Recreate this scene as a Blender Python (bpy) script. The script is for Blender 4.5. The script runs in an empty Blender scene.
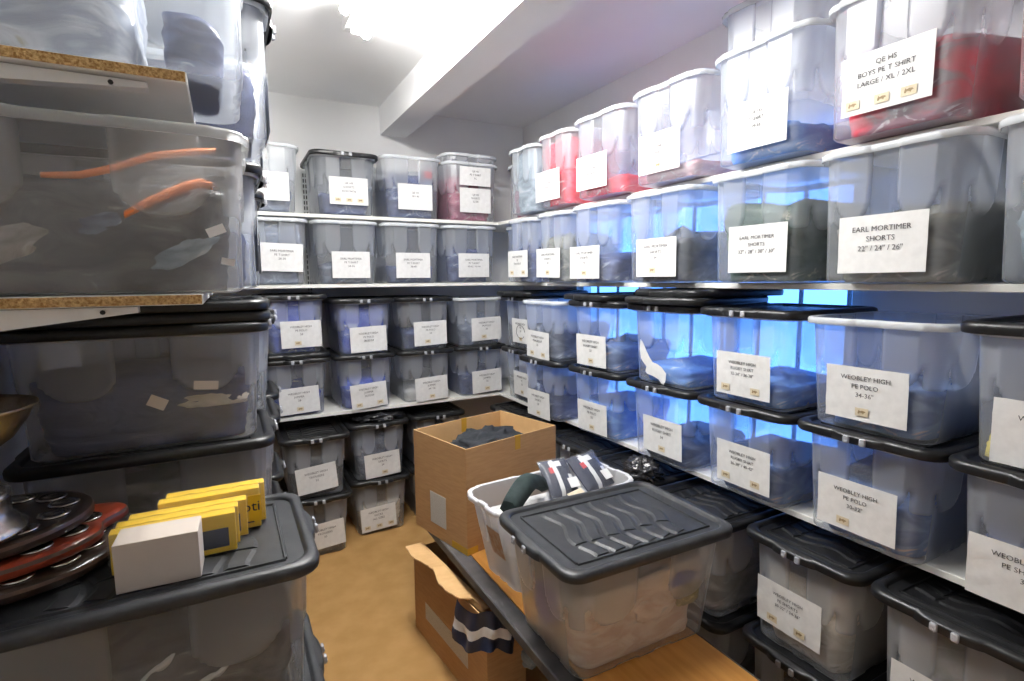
import bpy, math, random
from mathutils import noise, Vector, Matrix
sc = bpy.context.scene
COL = sc.collection
PI = math.pi
random.seed(7)

# ------------------------------------------------------------------ materials
def mat(name, col, rough=.5, metal=0., spec=.5, coat=0.):
    m = bpy.data.materials.new(name); m.use_nodes = True
    b = m.node_tree.nodes['Principled BSDF']
    b.inputs['Base Color'].default_value = (*col, 1)
    b.inputs['Roughness'].default_value = rough
    b.inputs['Metallic'].default_value = metal
    b.inputs['Specular IOR Level'].default_value = spec
    b.inputs['Coat Weight'].default_value = coat
    return m

def noisy(name, c1, c2, scale=20, rough=.7, bump=0., detail=4, spec=.3, stretch=None, coat=0., lo=.35, hi=.65):
    m = mat(name, c1, rough, spec=spec, coat=coat)
    nt = m.node_tree; n = nt.nodes; L = nt.links; b = n['Principled BSDF']
    tc = n.new('ShaderNodeTexCoord'); mp = n.new('ShaderNodeMapping')
    if stretch: mp.inputs['Scale'].default_value = stretch
    nz = n.new('ShaderNodeTexNoise'); nz.inputs['Scale'].default_value = scale; nz.inputs['Detail'].default_value = detail
    cr = n.new('ShaderNodeValToRGB')
    cr.color_ramp.elements[0].position = lo; cr.color_ramp.elements[0].color = (*c1, 1)
    cr.color_ramp.elements[1].position = hi; cr.color_ramp.elements[1].color = (*c2, 1)
    L.new(tc.outputs['Object'], mp.inputs['Vector']); L.new(mp.outputs['Vector'], nz.inputs['Vector'])
    L.new(nz.outputs['Fac'], cr.inputs['Fac']); L.new(cr.outputs['Color'], b.inputs['Base Color'])
    if bump:
        bp = n.new('ShaderNodeBump'); bp.inputs['Strength'].default_value = bump; bp.inputs['Distance'].default_value = .01
        L.new(nz.outputs['Fac'], bp.inputs['Height']); L.new(bp.outputs['Normal'], b.inputs['Normal'])
    return m

def frosted(name, opacity, col, transl=.35, rough=.3, lobe=None):
    """translucent moulded plastic: part clear, part milky scatter, with a glossy skin"""
    m = bpy.data.materials.new(name); m.use_nodes = True
    nt = m.node_tree; n = nt.nodes; L = nt.links; n.clear()
    out = n.new('ShaderNodeOutputMaterial')
    tr = n.new('ShaderNodeBsdfTransparent'); tr.inputs['Color'].default_value = (.97, .98, .99, 1)
    df = n.new('ShaderNodeBsdfDiffuse'); df.inputs['Color'].default_value = (*col, 1)
    tl = n.new('ShaderNodeBsdfTranslucent'); tl.inputs['Color'].default_value = (*col, 1)
    gl = n.new('ShaderNodeBsdfGlossy'); gl.inputs['Roughness'].default_value = rough
    lw = n.new('ShaderNodeLayerWeight'); lw.inputs['Blend'].default_value = .5
    pw = n.new('ShaderNodeMath'); pw.operation = 'POWER'; pw.inputs[1].default_value = 4.5
    fr = n.new('ShaderNodeMapRange'); fr.inputs['To Min'].default_value = .035; fr.inputs['To Max'].default_value = .75
    L.new(lw.outputs['Facing'], pw.inputs[0]); L.new(pw.outputs[0], fr.inputs['Value'])
    m1 = n.new('ShaderNodeMixShader'); m1.inputs[0].default_value = transl
    m2 = n.new('ShaderNodeMixShader'); m2.inputs[0].default_value = opacity
    m3 = n.new('ShaderNodeMixShader')
    L.new(df.outputs[0], m1.inputs[1]); L.new(tl.outputs[0], m1.inputs[2])
    L.new(tr.outputs[0], m2.inputs[1]); L.new(m1.outputs[0], m2.inputs[2])
    if lobe is not None:        # extra opacity on the moulded pads imitates haze over the gap behind them
        at = n.new('ShaderNodeAttribute'); at.attribute_name = 'pad'
        mr = n.new('ShaderNodeMapRange'); mr.inputs['To Min'].default_value = opacity; mr.inputs['To Max'].default_value = lobe
        L.new(at.outputs['Fac'], mr.inputs['Value']); L.new(mr.outputs['Result'], m2.inputs[0])
    L.new(fr.outputs[0], m3.inputs[0]); L.new(m2.outputs[0], m3.inputs[1]); L.new(gl.outputs[0], m3.inputs[2])
    L.new(m3.outputs[0], out.inputs['Surface'])
    return m

def cloth(name, c1, c2, c3=None, bag=.25):
    """garments: two dyes with painted fold shade, paler tags and painted highlights, and a crinkled clear bag that glints"""
    m = noisy('clothes_' + name, c1, c2, 6.5, .75, .7, 6, .25, stretch=(1, 1, 2.2), lo=.40, hi=.56)
    nt = m.node_tree; n = nt.nodes; L = nt.links; b = n['Principled BSDF']
    tc = [x for x in n if x.bl_idname == 'ShaderNodeTexCoord'][0]
    nz = [x for x in n if x.bl_idname == 'ShaderNodeTexNoise'][0]; nz.inputs['Distortion'].default_value = 1.6
    cr = [x for x in n if x.bl_idname == 'ShaderNodeValToRGB'][0]
    c3 = c3 or tuple(min(.8, c*1.7 + .02) for c in c2)
    e = cr.color_ramp.elements.new(.61); e.color = (*c2, 1)
    e = cr.color_ramp.elements.new(.66); e.color = (*c3, 1)  # pale stop paints fold highlights and bag reflections into the colour
    vo = n.new('ShaderNodeTexVoronoi'); vo.feature = 'DISTANCE_TO_EDGE'; vo.inputs['Scale'].default_value = 11
    L.new(tc.outputs['Object'], vo.inputs['Vector'])
    bp = n.new('ShaderNodeBump'); bp.inputs['Strength'].default_value = .35; bp.inputs['Distance'].default_value = .02
    L.new(vo.outputs['Distance'], bp.inputs['Height'])
    b.inputs['Coat Weight'].default_value = bag; b.inputs['Coat Roughness'].default_value = .18
    L.new(bp.outputs['Normal'], b.inputs['Coat Normal'])
    return m

M = {}
M['wall'] = noisy('painted_wall', (.78, .78, .77), (.82, .82, .81), 3, .8, .05)
M['ceil'] = noisy('painted_ceiling', (.82, .82, .82), (.85, .85, .85), 2, .85, .05)
M['floor'] = noisy('brown_floor', (.34, .19, .062), (.40, .23, .082), 9, .75, .05, 6)
M['tub'] = frosted('frosted_plastic', .21, (.84, .88, .93), .5, lobe=.40)
M['rim'] = frosted('frosted_plastic_rim', .80, (.84, .87, .89), .3, .25)
M['tubw'] = frosted('milky_plastic', .62, (.74, .74, .75), lobe=.75)
M['rimw'] = frosted('milky_plastic_rim', .95, (.88, .88, .90), .2, .3)
M['rimd'] = frosted('dull_plastic_rim', .55, (.50, .50, .49), .3, .3)
M['tubb'] = frosted('dull_plastic', .22, (.70, .69, .67), .4, lobe=.36)
M['lid'] = noisy('black_lid_plastic', (.008, .0085, .0095), (.015, .0155, .017), 30, .36, .02, spec=.4)
M['lidg'] = noisy('grey_lid_plastic', (.022, .024, .027), (.034, .036, .040), 30, .42, .02, spec=.45)
M['clip'] = mat('clip_plastic', (.36, .37, .40), .22, spec=.7)
M['paper'] = noisy('label_paper', (.70, .70, .69), (.76, .76, .75), 40, .6)
M['ink'] = mat('printed_ink', (.05, .05, .055), .7)
M['crest'] = noisy('tan_crest', (.68, .61, .46), (.62, .53, .37), 120, .7)
M['crestd'] = mat('crest_brown', (.30, .22, .12), .7)
M['melamine'] = noisy('white_melamine', (.74, .73, .68), (.79, .78, .73), 6, .35)
M['chip'] = noisy('raw_chipboard', (.30, .16, .05), (.62, .42, .19), 260, .9, .4, 3)
M['steel'] = mat('white_enamel_steel', (.72, .72, .70), .4)
M['dark'] = mat('dark_slot', (.02, .02, .02), .8)
M['card'] = noisy('cardboard', (.47, .265, .115), (.53, .31, .14), 18, .8, .03, stretch=(1, 1, 8))
M['cardi'] = noisy('cardboard_inside', (.62, .38, .17), (.68, .43, .20), 18, .8, .03)
M['tape'] = mat('parcel_tape', (.62, .35, .04), .25, spec=.6)
M['carton_tag'] = noisy('carton_sticker', (.50, .47, .42), (.62, .60, .55), 200, .6, stretch=(1, 1, 6), lo=.45, hi=.5)
M['wood'] = noisy('orange_bench_wood', (.56, .25, .05), (.66, .32, .08), 7, .42, .02, 5, .4, stretch=(6, .6, 1))
M['edge'] = noisy('bench_dark_edge', (.045, .043, .045), (.085, .08, .08), 14, .6)
M['bag'] = noisy('black_bin_bag', (.012, .012, .014), (.03, .03, .035), 30, .22, .6, 5, .7)
M['blackcloth'] = noisy('black_fabric', (.010, .012, .016), (.022, .026, .032), 24, .8, .3)
M['chrome'] = mat('silver_plate', (.55, .53, .50), .26, 1)
M['brass'] = noisy('tarnished_silver', (.20, .155, .095), (.40, .34, .25), 22, .36, .1); M['brass'].node_tree.nodes['Principled BSDF'].inputs['Metallic'].default_value = 1
M['mahog'] = noisy('red_mahogany', (.20, .028, .012), (.27, .045, .02), 9, .28, .02, coat=.4, stretch=(1, 5, 1))
M['darkwood'] = noisy('dark_walnut', (.022, .014, .010), (.045, .030, .022), 9, .28, .02, coat=.4, stretch=(1, 5, 1))
M['paleedge'] = mat('worn_wood_edge', (.085, .045, .03), .35)
M['yellow'] = noisy('yellow_carton', (.72, .45, .015), (.80, .53, .03), 20, .45)
M['navyp'] = mat('navy_print', (.014, .022, .055), .5)
M['film'] = frosted('clear_film', .06, (.9, .9, .9), .3, .08)
M['whitebox'] = noisy('white_card', (.50, .44, .385), (.54, .48, .425), 6, .7)
M['white'] = mat('white_print', (.8, .8, .8), .5)
M['orange'] = mat('orange_fabric', (.80, .22, .05), .7)
M['redp'] = mat('red_print', (.55, .03, .04), .5)
M['teal'] = noisy('teal_fabric', (.10, .27, .33), (.16, .36, .42), 16, .6, .3)
M['galv'] = mat('fitting_metal', (.5, .5, .5), .4, .6)

CL = {}
def C(name, *a, **k): CL[name] = cloth(name, *a, **k)
C('navy', (.022, .030, .085), (.050, .065, .15), (.10, .12, .20))
C('navyp', (.020, .030, .10), (.060, .085, .20), (.32, .36, .44))
C('greynavy', (.07, .085, .13), (.17, .20, .27), (.38, .41, .46))
C('slate', (.14, .18, .22), (.28, .34, .39), (.42, .46, .50))
C('royal', (.03, .06, .34), (.10, .15, .48), (.55, .58, .66))
C('charcoal', (.045, .050, .055), (.11, .115, .12), (.24, .24, .24))
C('maroon', (.20, .03, .07), (.36, .09, .15), (.46, .34, .36))
C('red', (.66, .012, .035), (.74, .06, .10), (.80, .50, .50))
C('redmix', (.60, .02, .05), (.26, .12, .16), (.62, .55, .58))
C('pinkbag', (.62, .36, .38), (.72, .50, .52), (.80, .74, .76))
C('blue', (.07, .20, .62), (.14, .32, .72), (.5, .6, .8))
C('bluegrey', (.06, .12, .30), (.16, .25, .46), (.50, .40, .42))
C('bottle', (.020, .055, .045), (.07, .11, .09), (.42, .40, .33))
C('olivegrey', (.11, .115, .10), (.24, .24, .21), (.45, .43, .36))
C('green', (.012, .22, .10), (.03, .30, .14))
C('white', (.56, .56, .55), (.68, .68, .67), (.42, .44, .48))
C('cream', (.52, .47, .39), (.64, .58, .50), (.36, .34, .30))
C('peach', (.62, .47, .37), (.74, .64, .54), (.56, .56, .54), bag=.1)
C('palebag', (.34, .39, .48), (.62, .66, .72), (.50, .48, .40), bag=.6)
C('yellow', (.66, .54, .12), (.74, .62, .22))
C('olive', (.24, .21, .09), (.32, .28, .14))
C('dull', (.20, .185, .165), (.31, .29, .27), (.46, .44, .42))
C('purple', (.13, .11, .34), (.20, .18, .44))

# ------------------------------------------------------------------ mesh helpers
class MB:
    def __init__(s): s.v = []; s.f = []; s.m = []; s.sm = []
    def add(s, vs, fs, mi=0, smooth=False):
        o = len(s.v); s.v += [tuple(p) for p in vs]
        for f in fs: s.f.append(tuple(i + o for i in f)); s.m.append(mi); s.sm.append(smooth)
    def box(s, a, b, mi=0, mt=None):
        x0, y0, z0 = a; x1, y1, z1 = b
        vs = [(x0,y0,z0),(x1,y0,z0),(x1,y1,z0),(x0,y1,z0),(x0,y0,z1),(x1,y0,z1),(x1,y1,z1),(x0,y1,z1)]
        if mt: vs = [tuple(mt @ Vector(p)) for p in vs]
        s.add(vs, [(0,3,2,1),(4,5,6,7),(0,1,5,4),(1,2,6,5),(2,3,7,6),(3,0,4,7)], mi)
    def rings(s, rs, mi=0, smooth=True, cap0=False, cap1=False, closed=True, mfun=None):
        n = len(rs[0]); o = len(s.v)
        for r in rs: s.v += [tuple(p) for p in r]
        for i in range(len(rs) - 1):
            for j in range(n if closed else n - 1):
                k = (j + 1) % n
                s.f.append((o+i*n+j, o+i*n+k, o+(i+1)*n+k, o+(i+1)*n+j)); s.m.append(mfun(i, j) if mfun else mi); s.sm.append(smooth)
        if cap0: s.f.append(tuple(o + j for j in reversed(range(n)))); s.m.append(mi); s.sm.append(False)
        if cap1: s.f.append(tuple(o + (len(rs)-1)*n + j for j in range(n))); s.m.append(mi); s.sm.append(False)
    def tube(s, pts, r, n=8, mi=0, flat=1.):
        pts = [Vector(p) for p in pts]; rs = []
        for i, p in enumerate(pts):
            d = (pts[min(i+1, len(pts)-1)] - pts[max(i-1, 0)]).normalized()
            a = d.cross(Vector((0, 0, 1)))
            if a.length < 1e-3: a = d.cross(Vector((0, 1, 0)))
            a.normalize(); b = a.cross(d)
            rr = r[i] if isinstance(r, (list, tuple)) else r
            rs.append([p + a*rr*math.cos(2*PI*j/n) + b*rr*flat*math.sin(2*PI*j/n) for j in range(n)])
        s.rings(rs, mi, True, True, True)
    def lathe(s, prof, n=40, mi=0, c=(0, 0, 0)):
        s.rings([[(c[0]+r*math.cos(2*PI*j/n), c[1]+r*math.sin(2*PI*j/n), c[2]+z) for j in range(n)] for r, z in prof], mi, True, prof[0][0] > 1e-4, prof[-1][0] > 1e-4)
    def mesh(s, name, mats):
        me = bpy.data.meshes.new(name); me.from_pydata(s.v, [], s.f)
        for m in mats: me.materials.append(m)
        me.polygons.foreach_set('material_index', s.m); me.polygons.foreach_set('use_smooth', s.sm)
        me.update(); return me

def link(name, me, parent=None, loc=(0, 0, 0), rot=(0, 0, 0)):
    o = bpy.data.objects.new(name, me); COL.objects.link(o)
    o.location = loc; o.rotation_euler = rot
    if parent: o.parent = parent
    return o
def tag(o, label=None, cat=None, group=None, kind=None):
    if label: o['label'] = label
    if cat: o['category'] = cat
    if group: o['group'] = group
    if kind: o['kind'] = kind
    return o
def thing(name, label, cat, loc=(0, 0, 0), rz=0, group=None):
    return tag(link(name, None, None, loc, (0, 0, rz)), label, cat, group)
def struct(name, mb, mats, parent=None):
    o = link(name, mb.mesh(name, mats), parent)
    if not parent: o['kind'] = 'structure'
    return o

def rrect(hw, hd, r, n=5):
    """rounded rectangle outline, counter-clockwise from the front-left corner"""
    out = []
    for cx, cy, a0 in ((hw-r, -hd+r, -PI/2), (hw-r, hd-r, 0), (-hw+r, hd-r, PI/2), (-hw+r, -hd+r, PI)):
        for k in range(n + 1):
            a = a0 + PI/2*k/n; out.append((cx + r*math.cos(a), cy + r*math.sin(a)))
    return out

def sstep(a, b, x):
    t = min(1, max(0, (x - a)/(b - a))); return t*t*(3 - 2*t)

CACHE = {}
def tub_mesh(rw, rd, bw, bd, h, kind='clear'):
    key = ('tub', rw, rd, bw, bd, h, kind)
    if key in CACHE: return CACHE[key]
    mb = MB(); r0, r1 = .035, .045; NS, NC = 40, 4
    # perimeter description: (side, u) along 4 sides with corner arcs
    per = []
    for s in range(4):
        for i in range(NS + 1): per.append((s, i/NS - .5, None))
        for k in range(1, NC): per.append((s, .5, k/NC))
    def point(s, u, c, hw, hd, r, t):
        L = hw if s % 2 == 0 else hd; D = hd if s % 2 == 0 else hw
        x = u*2*(L - r); y = -D
        if c is not None:
            a = -PI/2 + c*PI/2; x = L - r + r*math.cos(a); y = -D + r + r*math.sin(a)
        else:
            w = abs(u)*2; lo = 0.
            n3 = 1 if L < .21 else 2
            q = w if n3 == 1 else abs(abs(u)*2 - .0)
            zone = sstep(.24, .29, q)
            tl = .47 + .16*max(0, (abs(q - .62)/.36))**3
            lo = zone*sstep(tl - .012, tl + .012, t)
            y -= .007*lo*sstep(1.0, .94, q)
            if t < .06 and .15 < w < .55: y += .004
        for _ in range(s): x, y = -y, x
        return x, y
    def lobe(s, u, c, t, L):
        if c is not None: return 0
        q = abs(u)*2; tl = .47 + .16*max(0, (abs(q - .62)/.36))**3
        return 1 if (q > .265 and t > tl) else 0
    ts = [0, .012, .03, .06, .15, .28, .38, .41, .43, .45, .46, .47, .48, .49, .50, .51, .52, .53, .545, .56, .575, .59, .605, .62, .64, .66, .7, .78, .86, .94, 1.]
    rs = []
    for t in ts:
        e = .012*max(0, (1 - t/.03))**2 if t < .03 else 0
        hw = (bw + (rw - .038 - bw)*t)/2 - e; hd = (bd + (rd - .038 - bd)*t)/2 - e; r = r0 + (r1 - r0)*t
        rs.append([(*point(s, u, c, hw, hd, r, t), t*h) for s, u, c in per])
    mb.rings(rs, 0, True, True, False)
    top = [Vector(p) for p in rs[-1]]
    def out(d, dz): return [(p.x + d*(1 if p.x > 0 else -1)*min(1, abs(p.x)/(rw*.36)), p.y + d*(1 if p.y > 0 else -1)*min(1, abs(p.y)/(rd*.36)), h + dz) for p in top]
    mb.rings([out(0, 0), out(.004, .003), out(.010, .002), out(.0125, -.003), out(.012, -.016), out(.010, -.017), out(.0095, -.004), out(.003, -.003), out(.001, -.006)], 2)
    ms = {'clear': ('tub', 'tub', 'rim'), 'milky': ('tubw', 'tubw', 'rimw'), 'dull': ('tubb', 'tubb', 'rimd')}[kind]
    me = mb.mesh('tub', [M[k] for k in ms])
    vals = [sstep(.23, .30, abs(u)*2)*sstep(-.03, .03, t - (.47 + .16*max(0, (abs(abs(u)*2 - .62)/.36))**3)) if c is None else sstep(.45, .5, t)*.8 for t in ts for s, u, c in per]
    vals += [0.]*(len(me.vertices) - len(vals))
    me.attributes.new('pad', 'FLOAT', 'POINT').data.foreach_set('value', vals)
    CACHE[key] = me; return me

def lid_mesh(rw, rd, key2='lid', ribs=6):
    """snap-on lid: z=0 at the tub rim, lip top at .020, sunk panel at .008"""
    key = ('lid', rw, rd, key2)
    if key in CACHE: return CACHE[key]
    mb = MB(); hw, hd = rw/2, rd/2
    def R(e, z, r=.05): return [(x, y, z) for x, y in rrect(hw + e, hd + e, r, 6)]
    mb.rings([R(.002, -.011), R(.006, -.012), R(.008, -.009), R(.009, .005), R(.007, .011), R(.001, .015), R(-.008, .016), R(-.012, .015), R(-.016, .011), R(-.018, .005, .04)], 0, True, False, True)
    # raised edge of the panel and wavy ribs across the short way
    long_y = rd > rw
    A, B = (hd - .05, hw - .045) if long_y else (hw - .05, hd - .045)
    def P(a, b, z): return (b, a, z) if long_y else (a, b, z)
    def bar(pts, w, z0, z1):
        pts = [Vector(P(a, b, 0)) for a, b in pts]; q = []
        for i, p in enumerate(pts):
            d = (pts[min(i+1, len(pts)-1)] - pts[max(i-1, 0)]).normalized(); nrm = Vector((-d.y, d.x, 0))
            q.append([p + nrm*w + Vector((0, 0, z0)), p + nrm*w*.6 + Vector((0, 0, z1)), p - nrm*w*.6 + Vector((0, 0, z1)), p - nrm*w + Vector((0, 0, z0))])
        mb.rings(q, 0, False, True, True)
    z0, z1 = .0045, .0088
    a0, a1 = -A*.74, A*.74
    for k in range(ribs):
        a = a0 + (a1 - a0)*(k + .5)/ribs
        for t0, t1 in ((0, 3.3), (3.7, 14)):
            n_ = max(3, int((t1 - t0)*1.5)); tt = [t0 + (t1 - t0)*q/n_ for q in range(n_ + 1)]
            bar([(a + .013*math.sin(3*PI*(t/14 - .5) + k*.35) + .02*(t/14 - .5), B*.90*(2*t/14 - 1)) for t in tt], (a1 - a0)/ribs*.43, z0, z1)
    for b in (-.98, .98): bar([(-A*.98, B*b), (A*.98, B*b)], .004, z0, z1 + .001)
    for s in (-1, 1): bar([(s*A*.98, -B*.95), (s*A*.98, B*.95)], .004, z0, z1 + .001)
    # handle swell on both short ends
    sw = hw > hd
    for s in (-1, 1):
        e = (hw if sw else hd) + .004
        def H(x, k, z): return (s*(e + .014*k), x*.075*s*-1, z) if sw else (x*.075*s*-1, s*(e + .014*k), z)
        prof = [(1, -.011), (1, .002), (1, .007), (.7, .011), (0, .014)]
        mb.rings([[H(-1 + 2*i/10, max(0, 1 - abs(-1 + 2*i/10)**4)*q, z) for i in range(11)] for q, z in prof], 0, True, closed=False)
    me = mb.mesh('lid', [M['lidg' if key2 == 'grey' else 'lid']]); CACHE[key] = me; return me

def clip_mesh():
    if 'clip' in CACHE: return CACHE['clip']
    mb = MB()
    mb.rings([[(x, y, z) for x, z in rrect(.008 - e, (.0105 - e), .004, 3)] for y, e in ((.0, 0), (-.004, 0), (-.006, .002))], 0, True, False, True)
    mb.box((-.004, -.0075, -.008), (.004, -.005, -.002))
    CACHE['clip'] = mb.mesh('clip', [M['clip']]); return CACHE['clip']

def text_mesh(lines, size=.0175, gap=1.32, mat_='ink'):
    key = ('txt', tuple(lines), size, gap, mat_)
    if key in CACHE: return CACHE[key]
    cu = bpy.data.curves.new('lettering', 'FONT'); cu.body = '\n'.join(lines); cu.size = size
    cu.align_x = 'CENTER'; cu.align_y = 'CENTER'; cu.space_line = gap; cu.resolution_u = 2; cu.extrude = .0001
    o = bpy.data.objects.new('lettering', cu); COL.objects.link(o)
    bpy.context.view_layer.update()
    me = bpy.data.meshes.new_from_object(o.evaluated_get(bpy.context.evaluated_depsgraph_get()))
    bpy.data.objects.remove(o); me.name = 'lettering'
    me.materials.clear(); me.materials.append(M[mat_]); CACHE[key] = me; return me

def paper_mesh(w, h, seed=0, crink=.0):
    """sheet in the x-y plane facing +z, slightly cockled; thin but solid"""
    mb = MB(); nx, ny = 12, 8
    def z(i, j): return (crink*noise.noise(Vector((i*.45 + seed*7.1, j*.6, seed))) if crink else 0)
    g = [[(w*(i/nx - .5), h*(j/ny - .5), .0006 + z(i, j)) for i in range(nx+1)] for j in range(ny+1)]
    mb.rings(g, 0, True, closed=False)
    ring = [g[0][i] for i in range(nx)] + [g[j][nx] for j in range(ny)] + [g[ny][i] for i in range(nx, 0, -1)] + [g[j][0] for j in range(ny, 0, -1)]
    mb.rings([[(x, y, 0) for x, y, zz in ring], ring], 0, False, True, False)
    return mb.mesh('paper_label', [M['paper']])

def crest_mesh(k=0):
    key = ('crest', k)
    if key in CACHE: return CACHE[key]
    mb = MB(); mb.box((-.017, -.011, 0), (.017, .011, .0006), 0)
    pts = [(-.010, -.004), (-.006, -.005), (-.004, -.001), (.002, -.002), (.004, -.005), (.006, -.001), (.011, .001), (.008, .004), (.001, .005), (-.004, .003), (-.007, .006), (-.009, .001)]
    mb.add([(x, y, .0006) for x, y in pts] + [(x, y, .0010) for x, y in pts], [tuple(range(12, 24))] + [(i, (i+1) % 12, 12 + (i+1) % 12, 12 + i) for i in range(12)], 1)
    CACHE[key] = mb.mesh('crest_sticker', [M['crest'], M['crestd']]); return CACHE[key]

def heap_mesh(bw, bd, tw, td, hf, seed, m, amp=.03, lay=.004, zvar=.30):
    """garments packed into a tub: wobbly layered sides, lumpy top"""
    mb = MB(); N = 72; rs = []; nv = max(8, int(hf/.012)); rnd = Vector((seed*3.7, seed*1.3, seed*9.1))
    def wob(x, y, z, s=1): return noise.noise(Vector((x*9, y*9, z*16)) + rnd)*s
    for i in range(nv + 1):
        t = i/nv; hw, hd = (bw + (tw - bw)*t)/2, (bd + (td - bd)*t)/2
        ring = []
        for x, y in rrect(hw, hd, .045, 17)[:N]:
            l = math.hypot(x, y); ins = .005 + abs(wob(x, y, t*hf))*.016 + lay*(.5 + .5*math.sin(t*hf*210 + 5*wob(x, y, 0)))
            edge = max(0, (t - .8)/.2)**2*.012
            k = 1 - (ins + edge)/max(l, .05)
            zt = t*hf*(1 + (zvar*wob(x*.6, y*.6, 3) if hf > .05 else 0)*t)
            ring.append((x*k, y*k, zt))
        rs.append(ring)
    base = rs[-1]
    for q in (.94, .85, .72, .56, .38, .2, .06):
        ring = []
        for x, y, z in base:
            xx, yy = x*q, y*q
            d = wob(xx, yy, 9)*amp + abs(wob(xx*1.8, yy*1.8, 5))*amp*.9
            ring.append((xx, yy, max(.01, z*sstep(0, 1, q)*.5 + hf*(1 - .5*sstep(0, 1, q)) + d*(1 - q**6) + .012*(1-q))))
        rs.append(ring)
    mb.rings(rs, 0, True, True, True)
    return mb.mesh('folded_clothes', [m])

def blob_mesh(rx, ry, rz, seed, m, amp=.35, sc_=3., n=28, k=18, flatbot=True):
    mb = MB(); rs = []
    for i in range(k + 1):
        th = PI*(i/k); ring = []
        for j in range(n):
            ph = 2*PI*j/n; d = Vector((math.sin(th)*math.cos(ph), math.sin(th)*math.sin(ph), -math.cos(th)))
            f = 1 + amp*noise.noise(d*sc_ + Vector((seed*5.3, seed, 0))) + amp*.5*abs(noise.noise(d*sc_*2.6 + Vector((seed, seed*2.2, 4))))
            z = d.z*rz*f
            if flatbot: z = max(z, -rz*.45)
            ring.append((d.x*rx*f, d.y*ry*f, z + (rz*.45 if flatbot else 0)))
        rs.append(ring)
    mb.rings(rs, 0, True)
    return mb.mesh('blob', [m])

# ------------------------------------------------------------------ room shell
XL, XR, YB, YF, ZC = -.64, 2.0, 3.555, -1.6, 2.60
def slab(name, a, b, m): mb = MB(); mb.box(a, b); return struct(name, mb, [M[m]])
slab('floor', (XL - .1, YF - .1, -.1), (XR + .1, YB + .1, 0), 'floor')
slab('ceiling', (XL - .1, YF - .1, ZC), (XR + .1, YB + .1, ZC + .1), 'ceil')
slab('wall_back', (XL - .1, YB, 0), (XR + .1, YB + .1, ZC), 'wall')
slab('wall_front', (XL - .1, YF - .1, 0), (XR + .1, YF, ZC), 'wall')
slab('wall_left', (XL - .1, YF, 0), (XL, YB, ZC), 'wall')
WY0, WY1, WZ0, WZ1 = 1.10, 2.86, .64, 2.06
mb = MB()
mb.box((XR, YF, 0), (XR + .1, WY0, ZC)); mb.box((XR, WY1, 0), (XR + .1, YB, ZC))
mb.box((XR, WY0, 0), (XR + .1, WY1, WZ0)); mb.box((XR, WY0, WZ1), (XR + .1, WY1, ZC))
struct('wall_right', mb, [M['wall']])
mb = MB(); mb.box((.942, YF, 2.428), (1.111, YB, ZC)); struct('ceiling_beam', mb, [M['ceil']])
# window
win = link('window_1', None, None, (XR + .05, (WY0 + WY1)/2, WZ0)); win['kind'] = 'structure'
mb = MB(); w2 = (WY1 - WY0)/2; hh = WZ1 - WZ0
for y in (-w2, w2 - .045): mb.box((-.03, y, 0), (.03, y + .045, hh))
for z in (0, hh - .045): mb.box((-.03, -w2, z), (.03, w2, z + .045))
for k in (1, 2): mb.box((-.025, -w2 + k*2*w2/3 - .02, 0), (.025, -w2 + k*2*w2/3 + .02, hh))
link('window_frame', mb.mesh('window_frame', [M['steel']]), win)
mb = MB(); mb.box((-.003, -w2 + .04, .04), (.003, w2 - .04, hh - .04))
gm = frosted('window_glass', .05, (.8, .9, 1.), .5, .05)
link('glass_pane', mb.mesh('glass_pane', [gm]), win)
mb = MB()
for k in range(9):
    y = -w2 + (k + .5)*2*w2/9; mb.tube([(.045, y, -.0), (.045, y, hh)], .009, 8)
link('window_bars', mb.mesh('window_bars', [M['dark']]), win)

# fluorescent batten
lm = bpy.data.materials.new('lit_tube'); lm.use_nodes = True
b = lm.node_tree.nodes['Principled BSDF']; b.inputs['Base Color'].default_value = (1, 1, 1, 1)
b.inputs['Emission Color'].default_value = (1., .985, .96, 1); b.inputs['Emission Strength'].default_value = 74
fx = thing('ceiling_light', 'twin-tube fluorescent batten fixed to the ceiling beside the beam', 'light', (.535, 1.50, ZC))
mb = MB(); mb.box((-.024, -.42, -.045), (.024, .97, 0)); link('batten_spine', mb.mesh('batten_spine', [M['steel']]), fx)
for s, y0, y1 in ((-1, -.40, .74), (1, -.32, .92)):
    mb = MB(); mb.tube([(s*.062, y0, -.062), (s*.062, y1, -.062)], .018, 16); link('fluorescent_tube', mb.mesh('fluorescent_tube', [lm]), fx)
    for y in (y0, y1):
        mb = MB(); d = -1 if y < 0 else 1
        mb.tube([(s*.062, y, -.062), (s*.062, y + d*.016, -.062)], .0185, 12); mb.box((min(0, s*.068), y + min(0, d*.010), -.068), (max(0, s*.068), y + max(0, d*.010), -.040))
        link('lamp_holder', mb.mesh('lamp_holder', [M['steel']]), fx)

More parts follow.
